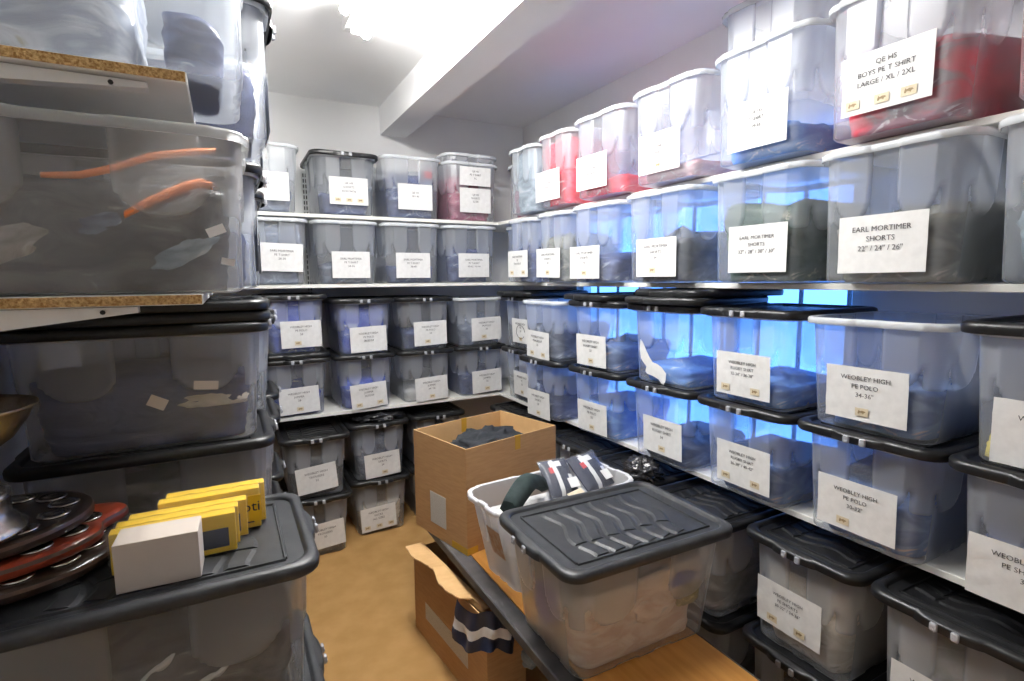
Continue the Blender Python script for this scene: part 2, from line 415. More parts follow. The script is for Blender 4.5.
# ------------------------------------------------------------------ shelves
def board(name, label, a, b, group):
    t = thing(name, label, 'shelf', ((a[0]+b[0])/2, (a[1]+b[1])/2, a[2]), 0, group)
    hx, hy, hz = (b[0]-a[0])/2, (b[1]-a[1])/2, b[2]-a[2]
    mb = MB(); e = .0015
    mb.rings([[(x, y, z) for x, y in rrect(hx - k, hy - k, .003, 2)] for z, k in ((0, e), (e, 0), (hz - e, 0), (hz, e))], 0, False, True, True)
    link('panel', mb.mesh('panel', [M['melamine']]), t); return t, hx, hy, hz
T = .019
S1, S2, S3 = 1.858, 1.478, .757
XS, YS, XLs = 1.556, 3.098, -.036
for zt, nm in ((S1, 'top'), (S2, 'middle'), (S3, 'lowest')):
    board('shelf_board', f'white melamine shelf along the end wall, {nm} one of the wall', (XL if zt != S3 else -.1, YS, zt - T), (XR - .002, YB - .001, zt), 'white shelf boards')
    t, hx, hy, hz = board('shelf_board', f'white melamine shelf along the window wall, {nm} one there', (XS, .05, zt - T), (XR - .002, YS - .001, zt), 'white shelf boards')
for zt, nm in ((S1, 'upper'), (S2, 'lower')):
    t, hx, hy, hz = board('shelf_board', f'{nm} white shelf with raw chipboard end above the shield trophies', (XL + .001, 1.113, zt - T), (XLs, YS - .001, zt), 'white shelf boards')
    mb = MB(); mb.box((-hx + .002, -hy - .002, .0015), (hx - .002, -hy + .001, hz - .0015)); c = link('raw_edge', mb.mesh('raw_edge', [M['chip']]), t); c['label'] = 'raw brown chipboard end'
    for y in ((-hy + .03,) if zt == S1 else (-hy + .03,)):
        mb = MB(); xr = hx - (.06 if zt == S1 else .10)
        mb.add([(-hx, y - .012, -.002), (xr, y - .012, -.002), (xr, y - .012, -.012), (-hx, y - .012, -.075 if zt == S2 else -.050)] + [(-hx, y + .012, -.002), (xr, y + .012, -.002), (xr, y + .012, -.012), (-hx, y + .012, -.075 if zt == S2 else -.050)],
               [(3,2,1,0),(4,5,6,7),(1,5,4,0),(2,6,5,1),(3,7,6,2),(0,4,7,3)])
        mb.tube([(xr - .05, y - .012, -.010), (xr - .05, y - .0145, -.010)], .004, 8, 1)
        link('bracket', mb.mesh('bracket', [M['steel'], M['dark']]), t)
mb = MB(); mb.box((.448, YB - .022, .8), (.482, YB - .002, 2.17)); u = MB()
up = thing('shelf_upright', 'white slotted steel shelf upright on the end wall', 'shelf upright', (.465, YB - .002, .9))
mb = MB(); mb.box((-.016, -.018, 0), (.016, 0, 1.26)); link('channel', mb.mesh('channel', [M['steel']]), up)
mb = MB()
for k in range(38): mb.box((-.010, -.0195, .02 + k*.0325), (-.004, -.0175, .042 + k*.0325)); mb.box((.004, -.0195, .02 + k*.0325), (.010, -.0175, .042 + k*.0325))
link('slots', mb.mesh('slots', [M['dark']]), up)

# ------------------------------------------------------------------ storage boxes
ORD = ['first', 'second', 'third', 'fourth', 'fifth', 'sixth', 'seventh', 'eighth']
def place(wall, c, front, rd, z, rot):
    th = {'R': -PI/2, 'B': 0, 'L': PI/2}[wall] + math.radians(rot)
    f = (math.sin(th), -math.cos(th))            # outward normal of the box front
    if wall == 'R': p = (front, c)
    elif wall == 'B': p = (c, front)
    else: p = (front, c)
    return (p[0] - f[0]*rd/2, p[1] - f[1]*rd/2, z), th
SEED = [0]; FILL = {}
def part_of(q, o):
    """make a piece placed in world space a part of the clothes it lies among"""
    bpy.context.view_layer.update()
    o.parent = q; o.matrix_parent_inverse = q.matrix_world.inverted()
    for k in ('category',):
        if k in o: del o[k]
    return o
DIM = {'N': (.300, .42, .245, .375, .345), 'E': (.345, .45, .275, .385, .306), 'H': (.345, .45, .275, .385, .325), 'P': (.370, .445, .302, .40, .345), 'Q': (.365, .45, .290, .385, .306), 'F': (.365, .45, .290, .385, .325)}
def box(wall, c, z, front, typ='P', label='', rot=0, lid=False, lab=None, fill=None, group=None, dims=None, kind='clear', lidkey='lid', name='storage_box', clips=True, paperw=.207, amp=.03):
    """lab: dict(c=wall coordinate, z, lines, crest=[x..], tilt); fill: (fraction, colour, label)"""
    rw, rd, bw, bd, h = dims or DIM[typ]
    loc, th = place(wall, c, front, rd, z, rot)
    SEED[0] += 1; sd = SEED[0]
    t = thing(name, label, 'storage box', loc, th, group)
    link('tub', tub_mesh(rw, rd, bw, bd, h, kind), t)
    if lid:
        L = link('lid', lid_mesh(rw, rd, lidkey), t, (0, 0, h)); L['label'] = 'dark grey lid' if lidkey == 'grey' else 'black lid'
        if clips:
            for s in (-1, 1): link('clip', clip_mesh(), L, (s*.021, -rd/2 - .0195, -.001))
    ang = math.atan2((rd - .038 - bd)/2, h)      # lean of the front wall
    if lab:
        off = (lab['c'] - c)*(-1 if wall == 'R' else 1); lz = lab['z'] - z
        pw = lab.get('w', paperw); ph = lab.get('h', .146)
        yw = -(bd/2 + math.tan(ang)*lz) - .0095
        p = link('paper_label', paper_mesh(pw, ph, sd, lab.get('crink', .0012)), t, (off, yw, lz))
        p.rotation_euler = Matrix.Rotation(0, 3, 'X').to_euler()
        R = Matrix.Rotation(PI/2 + ang, 3, 'X') @ Matrix.Rotation(math.radians(lab.get('tilt', 0)), 3, 'Z')
        p.rotation_euler = R.to_euler(); p['label'] = 'white paper label'
        dz = .0022
        if lab.get('lines'):
            link('lettering', text_mesh(lab['lines'], lab.get('size', .0165)), p, (lab.get('tx', 0), (.020 if lab.get('crest') else .013), dz))
        for cx in lab.get('crest', []): link('crest_sticker', crest_mesh(), p, (cx, -.048, dz))
    if fill:
        fr, cn, fl = fill[:3]
        s = fr; tw, td = bw + (rw - .038 - bw)*s, bd + (rd - .038 - bd)*s
        me = heap_mesh(bw - .040, bd - .040, tw - .014, td - .014, h*fr - .006, sd, CL[cn], amp=min(amp, h*(1 - fr)*.35 + .004), zvar=min(.3, max(.0, (1 - fr)*.9)))
        q = link('folded_clothes', me, None, (loc[0], loc[1], loc[2] + .004), (0, 0, th))
        tag(q, fl, 'clothes', None, 'stuff'); FILL[label] = q
    return t
EM, WH, QE = 'EARL MORTIMER', 'WEOBLEY HIGH', 'QE HS'

# window wall, top shelf (counted from the room corner)
EPS = .0012
FR = 1.447
def rowR(prefix, rows, z, typ, lid):
    for r in rows: box('R', z=z, typ=typ, **r)
G = 'clear boxes on the top window-wall shelf'
box('R', 2.952, S1 + EPS, FR + .155, 'N', 'lidless clear box wedged in the corner of the top window-wall shelf', fill=(.55, 'maroon', 'maroon clothes in the corner box on the top window-wall shelf'), group=G, dims=(.295, .37, .24, .33, .335))
box('R', 2.628, S1 + EPS, FR, 'N', 'lidless clear box packed with slate-grey clothes next to the red one', 3, fill=(.93, 'slate', 'slate-grey clothes filling the unlabelled box beside the all-red box'), group=G)
box('R', 2.303, S1 + EPS, FR, 'N', 'lidless clear box packed to the rim with bright red clothes', 3, lab=dict(c=2.345, z=1.962, lines=[QE, 'PE T SHIRT', 'SMALL']), fill=(.92, 'red', 'bright red clothes filling a clear box to the rim'), group=G)
box('R', 1.945, S1 + EPS, FR, 'P', 'lidless clear box with a low layer of red clothes on the top shelf', 3, lab=dict(c=1.98, z=1.966, lines=[QE, 'PE T SHIRT', 'MEDIUM']), fill=(.20, 'red', 'thin layer of red clothes at the bottom of a clear box'), group=G)
box('R', 1.548, S1 + EPS, FR, 'P', 'lidless clear box with a flat pink bag on the top window-wall shelf', 2, lab=dict(c=1.563, z=1.966, lines=[QE, 'T SHIRT', 'SMALL'], crest=[0]), fill=(.16, 'pinkbag', 'flat pink bagged clothes at the bottom of a clear box'), group=G)
box('R', 1.152, S1 + EPS, FR, 'P', 'clear box of blue clothes with an empty clear box nested on it', 0, lab=dict(c=1.145, z=1.966, lines=[QE, 'T SHIRT', '34/36'], size=.0155), fill=(.26, 'blue', 'bright blue clothes low in a clear box on the top shelf'), group=G)
box('R', .774, S1 + EPS, FR, 'P', 'clear box of red clothes labelled BOYS PE T SHIRT', 0, lab=dict(c=.782, z=1.983, lines=[QE, 'BOYS PE T SHIRT', 'LARGE / XL / 2XL'], crest=[-.075, -.005, .055], size=.0175), fill=(.55, 'redmix', 'red bagged clothes in the box labelled BOYS PE T SHIRT'), group=G)
box('R', .384, S1 + EPS, FR, 'P', 'clear box of red clothes past the BOYS PE T SHIRT box', 0, fill=(.6, 'red', 'red clothes in the last box of the top window-wall shelf'), group=G)
# empty tub nested on the blue-clothes box
e = thing('storage_box', 'empty clear box nested askew on top of a clear box of blue clothes', 'storage box', (FR + .2225, 1.152, S1 + .150), -PI/2, G)
link('tub', tub_mesh(.350, .42, .278, .375, .33), e); e.rotation_euler = (0, 0, -PI/2 + .012)

# window wall, middle shelf
G = 'clear boxes on the middle window-wall shelf'
box('R', 2.962, S2 + EPS, FR + .140, 'N', 'narrow-looking clear box in the corner of the middle window-wall shelf', lab=dict(c=2.905, z=1.585, w=.14), fill=(.45, 'navy', 'navy clothes in the corner box on the middle window-wall shelf'), group=G, dims=(.29, .38, .24, .34, .340))
mg = blob_mesh(.035, .07, .035, 3, CL['green'])
part_of(FILL['narrow-looking clear box in the corner of the middle window-wall shelf'], tag(link('green_garment', mg, None, (1.672, 2.955, S2 + .008)), 'bright green garment', None))
box('R', 2.640, S2 + EPS, FR, 'N', 'lidless clear box of dark clothes, second from corner, middle window-wall shelf', 3, lab=dict(c=2.662, z=1.582, lines=[EM, 'PE', 'TRACKSUIT'], crest=[-.06, .06], size=.0145), fill=(.55, 'navyp', 'dark clothes in second box from corner, middle window-wall shelf'), group=G)
box('R', 2.316, S2 + EPS, FR, 'N', 'lidless clear box of dark and tan clothes, third from corner, middle shelf', 3, lab=dict(c=2.342, z=1.578, lines=[EM, 'SHORTS', '38'], crest=[0], tilt=-1), fill=(.66, 'olivegrey', 'dark and tan clothes in third box from corner, middle shelf'), group=G)
box('R', 1.967, S2 + EPS, FR, 'P', 'lidless clear box glowing pale blue with low dark clothes, middle shelf', 4, lab=dict(c=2.022, z=1.571, lines=[EM, 'SHORTS', '36'], crest=[0]), fill=(.34, 'navyp', 'low dark clothes in the pale-blue glowing box on the middle shelf'), group=G, dims=(.345, .44, .28, .40, .345))
box('R', 1.577, S2 + EPS, FR, 'P', 'lidless clear box of heaped black clothes in front of the window', 2, lab=dict(c=1.568, z=1.576, lines=[EM, 'SHORTS', '34'], crest=[-.015]), fill=(.50, 'charcoal', 'heaped black clothes in the box in front of the window'), group=G, amp=.06)
box('R', 1.147, S2 + EPS, FR, 'P', 'clear box of bottle-green clothes labelled SHORTS with four sizes', 0, lab=dict(c=1.126, z=1.586, lines=[EM, 'SHORTS', '32" / 28" / 30" / 30"'], size=.0165), fill=(.72, 'bottle', 'bottle-green clothes in the box labelled with four shorts sizes'), group=G)
box('R', .771, S2 + EPS, FR, 'P', 'big clear box of grey-green clothes labelled SHORTS with three sizes', 0, lab=dict(c=.768, z=1.580, lines=[EM, 'SHORTS', '22" / 24" / 26"'], size=.0185, tilt=.5), fill=(.52, 'olivegrey', 'grey-green bagged clothes in the box labelled with three shorts sizes'), group=G)
box('R', .384, S2 + EPS, FR, 'P', 'clear box at the near end of the middle window-wall shelf', 0, fill=(.5, 'slate', 'grey clothes in the end box of the middle window-wall shelf'), group=G)

# window wall, lowest shelf, two high
G = 'boxes stacked two high on the lowest window-wall shelf'
FQ = 1.470; ZU = S3 + EPS + .306 + .0118
W = dict
low = [
 (2.83, FQ + .05, 0, True, W(c=2.765, z=.870, lines=[WH, 'PE', '28'], crest=[0]), (.55, 'greynavy'), 'black-lidded box in the corner of the lowest window-wall shelf, bottom of two'),
 (2.410, FQ - .04, 4, True, W(c=2.425, z=.830, lines=[WH, 'SHORTS', '30'], crest=[0]), (.55, 'navyp'), 'black-lidded box of navy clothes under the unlidded protruding box, lowest shelf'),
 (1.987, FQ, 4, True, W(c=2.0, z=.848, lines=[WH, 'PE POLO', '30'], crest=[0]), (.5, 'blue'), 'black-lidded box of blue clothes, third from corner, bottom of lowest shelf'),
 (1.567, FQ, 1, True, W(c=1.542, z=.872, lines=[WH, 'RUGBY SHIRT', '34'], crest=[0]), (.30, 'greynavy'), 'black-lidded box with bagged grey clothes under the box with torn paper'),
 (1.179, FQ, 0, True, W(c=1.167, z=.870, lines=[WH, 'RUGBY SHIRT', '36-38" / 40-42"'], crest=[-.065, .05], size=.0145), (.45, 'bluegrey'), 'black-lidded box beneath the one labelled RUGBY SHIRT, lowest shelf'),
 (.794, FQ, 0, True, W(c=.802, z=.866, lines=[WH, 'PE POLO', '30-32"'], crest=[-.03], size=.016, crink=.003), (.55, 'bluegrey'), 'black-lidded box of blue-grey clothes labelled PE POLO, under a lidless one'),
 (.409, FQ - .01, 0, True, W(c=.440, z=.842, lines=[WH, 'PE SHORTS', '34'], crest=[.05], crink=.004), (.5, 'navyp'), 'black-lidded box of navy clothes beneath the box with yellow cloth'),
]
for i, (c, fr, rot, lid, lab, fl, lb) in enumerate(low):
    box('R', c, S3 + EPS, fr, 'Q', lb, rot, lid, lab, (fl[0], fl[1], f'{fl[1] if fl[1] not in ("navyp","greynavy","bluegrey") else {"navyp":"navy","greynavy":"grey-navy","bluegrey":"blue-grey"}[fl[1]]} clothes, {ORD[i]} box from corner, bottom tier of the lowest window-wall shelf'), G)
upr = [
 (2.83, FQ + .05, 0, True, W(c=2.778, z=1.190, lines=[WH, 'PE', '26'], crest=[0]), (.55, 'greynavy'), 'black-lidded box in the corner of the lowest window-wall shelf, upper of two'),
 (2.410, FQ - .04, 4, False, W(c=2.43, z=1.150, lines=[WH, 'TRACKSUIT', '32'], crest=[-.05, .05], tilt=-2), (.6, 'greynavy'), 'protruding lidless clear box of grey clothes on a black lid'),
 (1.987, FQ, 4, True, W(c=2.012, z=1.164, lines=[WH, 'RUGBY SHIRT', '32'], crest=[0]), (.38, 'bluegrey'), 'black-lidded blue-lit box with swirled bagged clothes, beside the torn-paper box'),
 (1.567, FQ, 1, True, None, (.25, 'blue'), 'black-lidded blue-lit box with torn white paper stuck on its front'),
 (1.179, FQ, 0, True, W(c=1.182, z=1.177, lines=[WH, 'RUGBY SHIRT', '32-34" / 36-38"'], crest=[-.065, .05], size=.0145), (.26, 'blue'), 'black-lidded blue-lit box labelled RUGBY SHIRT in front of the window'),
 (.794, FQ, 0, False, W(c=.796, z=1.183, lines=[WH, 'PE POLO', '34-36"'], crest=[-.005], size=.0175, crink=.004), (.42, 'bluegrey'), 'lidless clear box of blue-grey clothes labelled PE POLO on a black lid'),
 (.409, FQ - .01, 0, True, W(c=.418, z=1.160, lines=[WH, 'PE SHORTS', '32'], crink=.005), (.40, 'bluegrey'), 'black-lidded box with yellow cloth inside, end of lowest window-wall shelf'),
]
for i, (c, fr, rot, lid, lab, fl, lb) in enumerate(upr):
    t = box('R', c, ZU, fr, 'Q', lb, rot, lid, lab, (fl[0], fl[1], f'{ {"navyp":"navy","greynavy":"grey-navy","bluegrey":"blue-grey"}.get(fl[1], fl[1]) } clothes, {ORD[i]} box from corner, upper tier of the lowest window-wall shelf'), G, dims=(.385, .45, .30, .385, .306) if i == 5 else None)
    if i == 3:
        pts = [(240,400),(250,410),(262,430),(285,470),(300,488),(322,492),(345,503),(365,525),(362,555),(352,572),(340,568),(330,555),(300,545),(270,540),(262,532),(268,510),(252,495),(240,480),(235,440)]
        q = [((x - 300)*.00110, -(y - 485)*.00098) for x, y in pts]; n = len(q)
        mb = MB(); mb.add([(x, y, 0) for x, y in q] + [(x, y, .0008) for x, y in q], [tuple(range(n-1, -1, -1)), tuple(range(n, 2*n))] + [(k, (k+1) % n, n + (k+1) % n, n + k) for k in range(n)])
        p = link('torn_paper', mb.mesh('torn_paper', [M['paper']]), t, (-.030, -.2112, .092)); p.rotation_euler = (PI/2 + .06, 0, 0); p['label'] = 'torn white paper'
    if i == 0:
        p = [o for o in t.children if o.name.startswith('paper_label')][0]
        mb = MB(); mb.tube([(.05*math.cos(a), .04*math.sin(a) - .005, .0025) for a in [2*PI*k/30 for k in range(28)]], .0012, 6); link('pen_circle', mb.mesh('pen_circle', [M['ink']]), p)
yl = blob_mesh(.022, .030, .05, 5, CL['yellow']); part_of(FILL['black-lidded box with yellow cloth inside, end of lowest window-wall shelf'], tag(link('yellow_garment', yl, None, (1.532, .513, ZU + .006)), 'crumpled yellow garment', None))
# loose spare lids on the upper tier
def loose_lid(x, y, z, rz, label, rw=.365, rd=.45, tilt=0):
    o = link('loose_lid', lid_mesh(rw, rd), None, (x, y, z), (tilt, 0, rz)); tag(o, label, 'lid', 'spare black lids'); return o
zl = ZU + .306 + .0285
loose_lid(FQ + .20, 1.56, zl, -PI/2 + .10, 'spare black lid lying on the torn-paper box')
loose_lid(FQ + .235, 1.535, zl + .0284, -PI/2 - .07, 'topmost spare black lid above the torn-paper box')
loose_lid(FQ + .22, 2.04, zl, -PI/2 - .06, 'spare black lid lying on the box of swirled clothes')
loose_lid(FQ + .25, 2.83, zl, -PI/2 + .03, 'spare black lid on the upper corner box of the lowest window-wall shelf')

# end wall (counted from the room corner)
FB = 3.072
G = 'clear boxes on the top end-wall shelf'
box('B', .205, S1 + EPS, FB, 'P', 'lidless clear box beside the slotted upright, top end-wall shelf', lab=dict(c=.225, z=1.988, lines=[QE, 'SHORTS', '26/28'], tx=-.02), fill=(.35, 'greynavy', 'grey-navy clothes in the box beside the slotted upright, top shelf'), group=G)
box('B', .620, S1 + EPS, FB - .01, 'P', 'clear box under a domed black lid, top end-wall shelf', lid=True, lab=dict(c=.632, z=1.985, lines=[QE, 'SHORTS', '30/32/34/36'], crest=[-.06, 0, .06]), fill=(.36, 'navyp', 'navy clothes in the only black-lidded box on the top end-wall shelf'), group=G, dims=(.352, .445, .285, .40, .318))
box('B', 1.005, S1 + EPS, FB, 'P', 'lidless clear box of navy clothes heaped high, top end-wall shelf', lab=dict(c=1.012, z=1.978, lines=[QE, '38 / 40'], size=.0155), fill=(.72, 'navyp', 'navy clothes heaped high with a red tag, top end-wall shelf'), group=G, amp=.05)
rt = MB(); rt.box((-.022, -.002, -.02), (.022, .002, .02)); tag(link('red_tag', rt.mesh('red_tag', [M['redp']]), None, (1.10, FB + .03, S1 + .255), (0, 0, .1)), 'small red tag on the heaped navy clothes, top end-wall shelf', 'tag')
box('B', 1.385, S1 + EPS, FB + .0, 'P', 'clear box of maroon clothes carrying two labels, in the corner', lab=dict(c=1.395, z=1.980, lines=[QE, 'SHORTS', '32/34'], size=.0155), fill=(.80, 'maroon', 'maroon clothes in the two-label box in the corner, top shelf'), group=G)
e = thing('storage_box', 'empty clear box nested in the box of maroon clothes', 'storage box', (1.385, FB + .225, S1 + .312), 0, G)
link('tub', tub_mesh(.366, .436, .318, .39, .085), e)
p = link('paper_label', paper_mesh(.205, .11, 91), None, (1.385, FB - .004, 2.09)); p.rotation_euler = (PI/2 + .05, 0, 0)
host = [o for o in COL.objects if o.get('label') == 'clear box of maroon clothes carrying two labels, in the corner'][0]
p.parent = host; p.location = (.004, -.2275, .262); p['label'] = 'white paper label'
link('lettering', text_mesh([QE, 'PE T SHIRT', 'XL'], .0155), p, (0, .008, .0022))

G = 'clear boxes on the middle end-wall shelf'
box('B', .232, S2 + EPS, FB - .01, 'P', 'lidless clear box fourth from the corner, middle end-wall shelf', lab=dict(c=.274, z=1.622, lines=[EM, 'PE T-SHIRT', '28-30'], size=.0155, tilt=-2), fill=(.9, 'greynavy', 'grey-navy clothes in fourth box from corner, middle end-wall shelf'), group=G)
box('B', .612, S2 + EPS, FB, 'P', 'lidless clear box third from the corner, middle end-wall shelf', lab=dict(c=.630, z=1.585, lines=[EM, 'PE T-SHIRT', '34-36'], size=.0155), fill=(.30, 'greynavy', 'grey-navy clothes in third box from corner, middle end-wall shelf'), group=G)
box('B', .990, S2 + EPS, FB, 'P', 'lidless clear box second from the corner, middle end-wall shelf', lab=dict(c=.988, z=1.583, lines=[EM, 'PE T-SHIRT', '38-40'], size=.0155), fill=(.28, 'navyp', 'navy clothes in second box from corner, middle end-wall shelf'), group=G)
box('B', 1.368, S2 + EPS, FB, 'P', 'lidless clear box next to the corner, middle end-wall shelf', lab=dict(c=1.378, z=1.585, lines=[EM, 'PE T-SHIRT', '40-42 / 42-44'], size=.0155), fill=(.58, 'navyp', 'navy clothes in the box next to the corner, middle end-wall shelf'), group=G)
G = 'boxes stacked two high on the lowest end-wall shelf'
FE = 3.065
for i, (c, lc, lz, cn, f, tl) in enumerate([(1.42, 1.457, .847, 'navyp', .55, 2.5), (1.056, 1.082, .837, 'white', .22, 3), (.689, .700, .835, 'royal', .55, 4), (.315, .322, .849, 'royal', .45, 2.5)]):
    box('B', c, S3 + EPS, FE, 'E', f'black-lidded box {ORD[i]} from the corner, lower tier of lowest end-wall shelf', 0, True, W(c=lc, z=lz, lines=[WH, 'JUMPER', ['36', '34 / 36', '30/32/34', '28'][i]], crest=[-.06, .06] if i == 2 else [0], tilt=tl, size=.0155),
        (f, cn, f'clothes in {ORD[i]} box from the corner, lower tier of lowest end-wall shelf'), G)
for i, (c, lc, lz, cn, f, tl, lid) in enumerate([(1.42, 1.458, 1.185, 'greynavy', .6, 2, False), (1.056, 1.083, 1.177, 'navyp', .35, 2, True), (.689, .71, 1.163, 'royal', .9, 2, True), (.315, .35, 1.212, 'royal', .92, 1, True)]):
    box('B', c, ZU + (.0285 if i == 3 else 0), FE, 'E', f'{"black-lidded box" if lid else "lidless clear box"} {ORD[i]} from the corner, upper tier of lowest end-wall shelf', 0, lid, W(c=lc, z=lz, lines=[WH, 'PE POLO', ['36', '34', '30/32/34', '28'][i]], crest=[] if i == 2 else [-.02], tilt=tl, size=.0155),
        (f, cn, f'clothes in {ORD[i]} box from the corner, upper tier of lowest end-wall shelf'), G)
loose_lid(.315, FE + .225, S3 + EPS + .306 + .0283, 0.0, 'spare black lid between the two royal-blue boxes of the end wall', .345)

# boxes on the floor below the end wall
G = 'black-lidded boxes on the floor below the end wall'
ZF = .325 + .0118
box('B', .745, 0, 3.04, 'H', 'box of pale clothes on the floor under the bin-bag box', 0, True, W(c=.722, z=.098, lines=[WH, 'SOCKS', 'ALL SIZES'], crest=[-.07, 0, .07], tilt=3), (.5, 'cream', 'pale clothes in the floor box under the bin-bag box'), G)
box('B', .745, ZF, 3.04, 'H', 'black-lidded box with a black bin bag on top, second of its stack', 0, True, W(c=.757, z=.42, lines=[WH, 'SKIRTS', '24'], crest=[.01], tilt=3), (.8, 'greynavy', 'grey-navy clothes in the box with a bin bag on its lid'), G)
box('B', .375, 0, 2.92, 'H', 'bottom floor box of the stack beside the aisle lids', 0, True, W(c=.40, z=.12, lines=[WH, 'TROUSERS', '30'], tilt=4), (.5, 'dull', 'dull clothes in the bottom floor box beside the aisle lids'), G)
box('B', .375, ZF, 2.92, 'H', 'upper floor-stack box with white label, between shield stack and bin-bag box', 0, True, W(c=.372, z=.445, lines=[WH, 'TROUSERS', '32'], tilt=5), (.7, 'charcoal', 'charcoal clothes in the upper box of the floor stack by the aisle'), G)
box('B', 1.12, 0, 3.06, 'H', 'bottom black-lidded box hidden behind the open cardboard carton', 0, True, None, (.7, 'navy', 'navy clothes in the bottom box behind the cardboard carton'), G)
box('B', 1.12, ZF, 3.06, 'H', 'upper black-lidded box behind the open cardboard carton', 0, True, None, (.7, 'navy', 'navy clothes in the upper box behind the cardboard carton'), G)
bb = blob_mesh(.155, .14, .026, 11, M['bag'], .4, 4.5, 44, 26); tag(link('bin_bag', bb, None, (.765, 3.20, ZF + .325 + .0170)), 'crumpled shiny black bin bag lying on a lid by the end wall', 'bag')

# boxes on the floor below the window wall
G = 'black-lidded boxes on the floor below the window wall'
FF = 1.425
flo = [(.545, FF, 'dull', W(c=.56, z=.46, lines=[WH, 'PE SHIRT', '38'], crest=[0]), 'box at the open end of the window-wall floor row', 'grey clothes'),
       (.925, FF, 'cream', W(c=.95, z=.49, lines=[WH, 'PE SHORTS', '30-32" / 34-36"'], crest=[-.05, .04], size=.0135, crink=.004), 'box of cream clothes under the labelled PE POLO boxes', 'cream clothes'),
       (1.305, FF - .07, 'dull', None, 'box right behind the big grey-lidded box', 'dull clothes'),
       (1.70, FF - .02, 'charcoal', None, 'box under the balled black bag', 'charcoal clothes'),
       (2.09, FF, 'charcoal', None, 'box third from the corner in the window-wall floor row', 'charcoal clothes'),
       (2.48, FF, 'charcoal', None, 'box next to the corner in the window-wall floor row', 'charcoal clothes'),
       (2.86, FF + .02, 'charcoal', None, 'box in the very corner of the window-wall floor row', 'charcoal clothes')]
for i, (c, fr, cn, lab, lb, cl) in enumerate(flo):
    dm = (.352, .45, .28, .385, .338)
    zt = .338 + .0118
    lb1 = lb.replace('box right behind', 'black-lidded box behind')
    box('R', c, zt, fr, 'F', f'upper {lb1}' if i != 2 else 'upper black-lidded box behind the big grey-lidded box', 0, True, lab, (.72, cn, f'{cl} in the upper {lb1}'), G, dims=dm)
    box('R', c, 0, fr, 'F', f'bottom {lb1}' if i != 2 else 'bottom black-lidded box behind the big grey-lidded box', 0, True, None, (.6, 'charcoal', f'dark clothes in the bottom {lb1}'), G, dims=dm)
b2 = blob_mesh(.060, .075, .045, 21, M['bag'], .5, 4.5, 36, 24); tag(link('bin_bag', b2, None, (1.438, 1.60, .7050)), 'balled black plastic bag on a lid beneath the window shelves', 'bag')

# aisle-side shelving (counted from the near end of the shelves)
G = 'big boxes on the chipboard-ended shelves'
BL = (.40, .56, .34, .50, .335)
box('L', 1.285, S1 + EPS, .078, 'P', 'big clear box of pale bags on the upper chipboard-ended shelf', 0, False, None, None, G, dims=(.40, .55, .35, .50, .335))
q = link('folded_clothes', heap_mesh(.30, .33, .325, .345, .27, 201, CL['palebag'], .03, .004, .12), None, (-.272, 1.285, S1 + .006), (0, 0, PI/2)); tag(q, 'pale bagged clothes in the big box on the upper chipboard-ended shelf', 'clothes', None, 'stuff')
box('L', 1.70, S1 + EPS, .14, 'P', 'black-lidded box second along the upper chipboard-ended shelf', 0, True, W(c=1.68, z=1.96), (.5, 'navy', 'navy clothes in second box along the upper chipboard-ended shelf'), G, dims=(.38, .54, .32, .50, .325))
box('L', 2.15, S1 + EPS, .15, 'P', 'lidless box third along the upper chipboard-ended shelf', 0, False, W(c=2.15, z=1.96), (.5, 'navy', 'navy clothes in third box along the upper chipboard-ended shelf'), G, dims=(.38, .54, .32, .50, .325))
mbox = box('L', 1.285, S2 + EPS, .056, 'P', 'big clear box with orange-trimmed charcoal clothes on lower chipboard-ended shelf', 0, False, None, (.66, 'charcoal', 'charcoal clothes with orange trim in the big shelf box'), G, dims=(.40, .53, .345, .48, .285), amp=.02, kind='dull')
box('L', 1.70, S2 + EPS, .095, 'P', 'black-lidded box second along the lower chipboard-ended shelf', 0, True, W(c=1.70, z=1.60), (.5, 'navy', 'navy clothes in second box along the lower chipboard-ended shelf'), G, dims=(.38, .54, .32, .50, .30))
box('L', 2.15, S2 + EPS, .125, 'P', 'black-lidded box third along the lower chipboard-ended shelf', 0, True, W(c=2.15, z=1.60), (.5, 'navy', 'navy clothes in third box along the lower chipboard-ended shelf'), G, dims=(.38, .54, .32, .50, .30))
# orange trim strips, tags, on the charcoal clothes
def strip(name, pts, w, m, label, cat, y=1.108):
    mb = MB(); q = []
    for i, (x, z) in enumerate(pts):
        ww = w*(.6 + .4*math.sin(PI*(i + .5)/len(pts)))
        q.append([(x, y, z - ww), (x, y - .003, z), (x, y, z + ww), (x, y + .004, z)])
    mb.rings(q, 0, True, True, True)
    return tag(link(name, mb.mesh(name, [m]), None), label, cat)
strip('orange_trim', [(-.141, 1.612), (-.11, 1.632), (-.082, 1.647), (-.05, 1.664), (-.028, 1.672), (-.008, 1.668)], .009, M['orange'], 'bright orange trim strip low in the big charcoal-clothes box', 'trim', 1.110)
strip('orange_trim', [(-.25, 1.672), (-.2, 1.676), (-.156, 1.690), (-.098, 1.716), (-.04, 1.728), (.0, 1.735)], .007, M['orange'], 'upper orange trim strip, paler, in the big charcoal-clothes box', 'trim', 1.135)
for x_, z_, rx_, rz_, cn_, lb_, sd_ in ((-.30, .085, .07, .05, 'dull', 'grey-brown garment', 301), (-.06, .075, .06, .035, 'slate', 'slate garment', 302), (-.17, .13, .06, .04, 'greynavy', 'grey-navy garment', 303)):
    part_of(FILL['big clear box with orange-trimmed charcoal clothes on lower chipboard-ended shelf'], tag(link('garment', blob_mesh(rx_, .012, rz_*.6, sd_, CL[cn_], .16, 2.0, 26, 16, False), None, (x_, 1.138, S2 + z_), (0, -.5, 0)), lb_, None))
